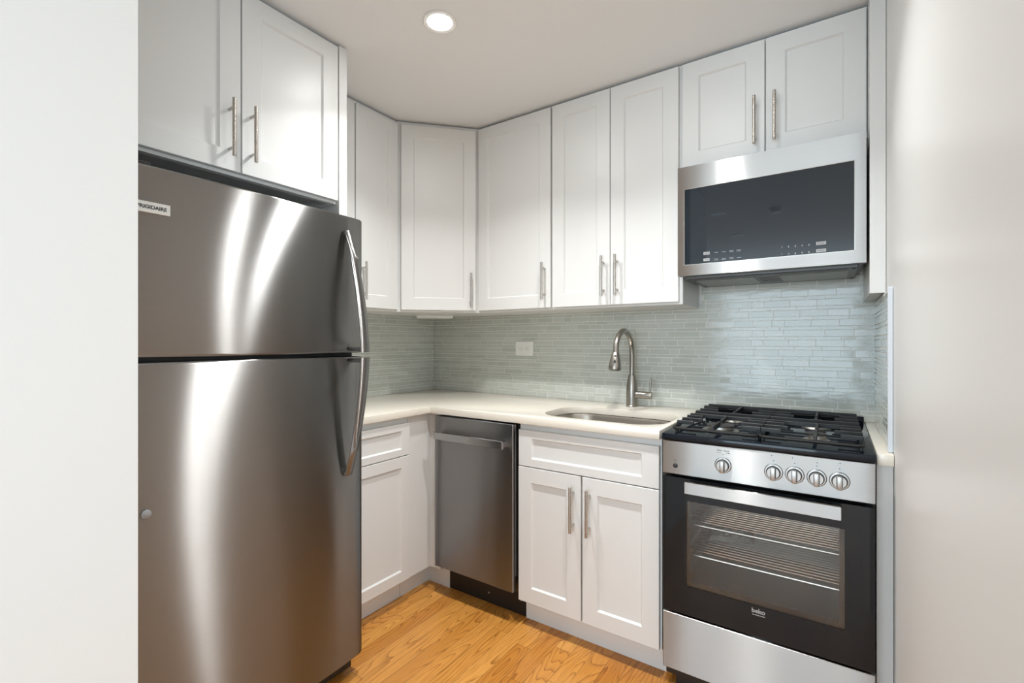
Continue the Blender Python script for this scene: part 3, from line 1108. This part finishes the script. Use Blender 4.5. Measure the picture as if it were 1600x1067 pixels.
# creased plastic packet lying on the lower rack
m = MB()
bmesh.ops.create_grid(m.bm, x_segments=14, y_segments=10, size=0.5)
rr = random.Random(4)
for v in m.bm.verts:
    x, y = v.co.x, v.co.y
    edge = max(abs(x), abs(y)) * 2
    v.co = Vector((x * 0.16 + y * 0.03, y * 0.12, 0.004 + (1 - edge ** 3) * 0.022 * (0.6 + 0.6 * rr.random()) + rr.random() * 0.004))
bmesh.ops.solidify(m.bm, geom=m.bm.faces[:], thickness=0.0012)
pk = m.build('plastic_packet', M['bag'], smooth=False)
pk.location = (1.746 + 0.17, -0.70 + 0.30, 0.491)
pk.rotation_euler = (0, 0, 0.4)
tag(pk, 'creased clear plastic packet lying on the lower oven rack', 'packet')

# ---------------------------------------------------------------- microwave
MWW = 0.612
o = thing('microwave', 'stainless over-the-range microwave under the short wall cabinet', 'microwave', (1.718, -0.40, 1.497))
MB().box(0.004, MWW - 0.006, 0.030, 0.388, 0.004, 0.428, 0.003).build('body', M['under'], o)
m = MB()
f0, f1, f2, f3 = 0.025, MWW - 0.031, 0.042, 0.347    # glass opening
H = 0.436
for b in ((0, MWW, f3, H), (0, MWW, 0, f2), (0, f0, f2, f3), (f1, MWW, f2, f3)):
    m.box(b[0], b[1], 0.0, 0.028, b[2], b[3])
bmesh.ops.remove_doubles(m.bm, verts=m.bm.verts, dist=1e-5)
dr = m.build('door_frame', M['steel'], o, smooth=False)
gl = MB().box(f0 + 0.0005, f1 - 0.0005, 0.0012, 0.026, f2 + 0.0005, f3 - 0.0005, 0.0005).build('door_glass', M['mw_glass'], dr, smooth=False)
m = MB()
for b in ((f0, f1, f3 - 0.0022, f3), (f0, f1, f2, f2 + 0.0016), (f0, f0 + 0.0016, f2, f3), (f1 - 0.0016, f1, f2, f3)):
    m.box(b[0], b[1], -0.0004, 0.0014, b[2], b[3])
m.build('glass_bezel', M['pull'], dr)
yp = 0.0006


def on_glass(px, py):
    """pixel of the photograph -> point on the glass, local x and z"""
    a = 0.596
    u_, v_ = (px - 800) / 741.1, (533.2 - py) / 741.1
    dx = -math.sin(a) + math.cos(a) * u_
    dy = math.cos(a) + math.sin(a) * u_
    k = (-0.3988 + 2.363) / dy
    return 2.24 + dx * k - 1.718, 1.234 + v_ * k - 1.497


for px, py in ((1104, 395.5), (1104, 405.5), (1283, 379.5), (1283, 391)):
    x, z = on_glass(px, py)
    wdt = 0.0115 if px < 1200 else 0.0145
    p = MB().box(x - wdt, x + wdt, yp, 0.0014, z - 0.0055, z + 0.0055, 0.0002).build('touch_pad', M['print'], gl)
    mm = MB()
    rows = (0.0,) if py > 385 and px > 1200 or py > 400 else (0.0018, -0.0018)
    for dz in rows:
        for k in range(4):
            mm.box(x - wdt * 0.7 + k * wdt * 0.36, x - wdt * 0.7 + k * wdt * 0.36 + wdt * 0.27, yp - 0.0002, yp + 0.0002, z + dz - 0.0008, z + dz + 0.0008)
    mm.build('pad_print', M['ink'], p)
for px, py, s_ in ((1119, 394, '1'), (1131, 393, '1'), (1143, 392, '2'), (1154, 391, '2'), (1119, 405, '2'), (1131, 404, '2'), (1143, 403, '2'), (1155, 402, '1')):
    x, z = on_glass(px, py)
    mm = MB()
    for dz in ((0.0,) if s_ == '1' else (0.002, -0.002)):
        for k in range(3):
            mm.box(x - 0.007 + k * 0.005, x - 0.007 + k * 0.005 + 0.0038, yp, 0.0014, z + dz - 0.0008, z + dz + 0.0008)
    mm.build('key_print', M['print'], gl)
for i, dg in enumerate('1234567890'):
    px = 1221.5 + (i % 5) * 10.6
    py = (386.0 if i < 5 else 397.5) - (i % 5) * 0.9
    x, z = on_glass(px, py)
    text_mesh('key_print', dg, 0.0085, M['print'], gl, (x, yp, z), depth=0.0001, bold=0.0002)
# underside
m = MB()
m.box(0.02, MWW - 0.02, 0.040, 0.380, -0.010, 0.004, 0.002)
un = m.build('underside_panel', M['under'], o)
for x0, x1 in ((0.045, 0.265), (0.350, 0.565)):
    MB().box(x0, x1, 0.120, 0.330, -0.0125, -0.009, 0.0008).build('grease_filter', M['filter'], un)
for b in ((0.05, MWW - 0.05, 0.050, 0.085), (0.275, 0.342, 0.14, 0.165), (0.275, 0.342, 0.20, 0.225), (0.275, 0.342, 0.26, 0.285)):
    MB().box(*b, -0.0112, -0.009).build('vent_slot', M['black'], un)
for x in (0.032, MWW - 0.032):
    for y in (0.06, 0.36):
        MB().cyl((x, y, -0.0095), (x, y, -0.0125), 0.005, seg=10).build('screw', M['black'], un)

# ---------------------------------------------------------------- ceiling fittings


def downlight(label, x, y, lit):
    o = thing('ceiling_light', label, 'light', (x, y, CZ), 0, 'recessed ceiling lights')
    MB().lathe([(0.040, -0.0005), (0.060, -0.0005), (0.062, -0.003), (0.059, -0.006), (0.046, -0.0045), (0.0445, -0.001)], seg=40).build('trim_ring', M['white'], o)
    MB().lathe([(0.0, -0.0010), (0.0445, -0.0010), (0.0445, -0.0030), (0.0, -0.0032)][1:3] + [(0.002, -0.0034)], seg=40).build('lens', M['lens'] if lit else M['lens_off'], o)
    if lit:
        l = bpy.data.lights.new('downlight_beam', 'AREA')
        l.shape = 'DISK'
        l.size = 0.085
        l.spread = math.radians(118)
        l.energy = LAMP_W
        l.color = LAMP_C
        lo = bpy.data.objects.new('downlight_beam', l)
        lo.location = (0, 0, -0.0045)
        COL.objects.link(lo)
        lo.parent = o
    return o


downlight('lit round recessed ceiling light in front of the corner wall cabinet', 1.04, -1.067, True)
downlight('lit round recessed ceiling light over the floor in front of the range', 1.78, -1.067, True)
downlight('unlit round recessed ceiling light just beyond the passage, nearer the kitchen', 1.36, -3.12, False)
downlight('unlit round recessed ceiling light farther back in the living room', 1.36, -4.19, False)
o = thing('smoke_detector', 'round white smoke detector on the ceiling behind the camera', 'smoke detector', (1.82, -3.21, CZ))
MB().lathe([(0.050, -0.0005), (0.050, -0.012), (0.046, -0.016), (0.040, -0.016), (0.040, -0.026), (0.044, -0.030), (0.036, -0.040), (0.012, -0.044), (0.004, -0.044)], seg=32).build('housing', M['white'], o)
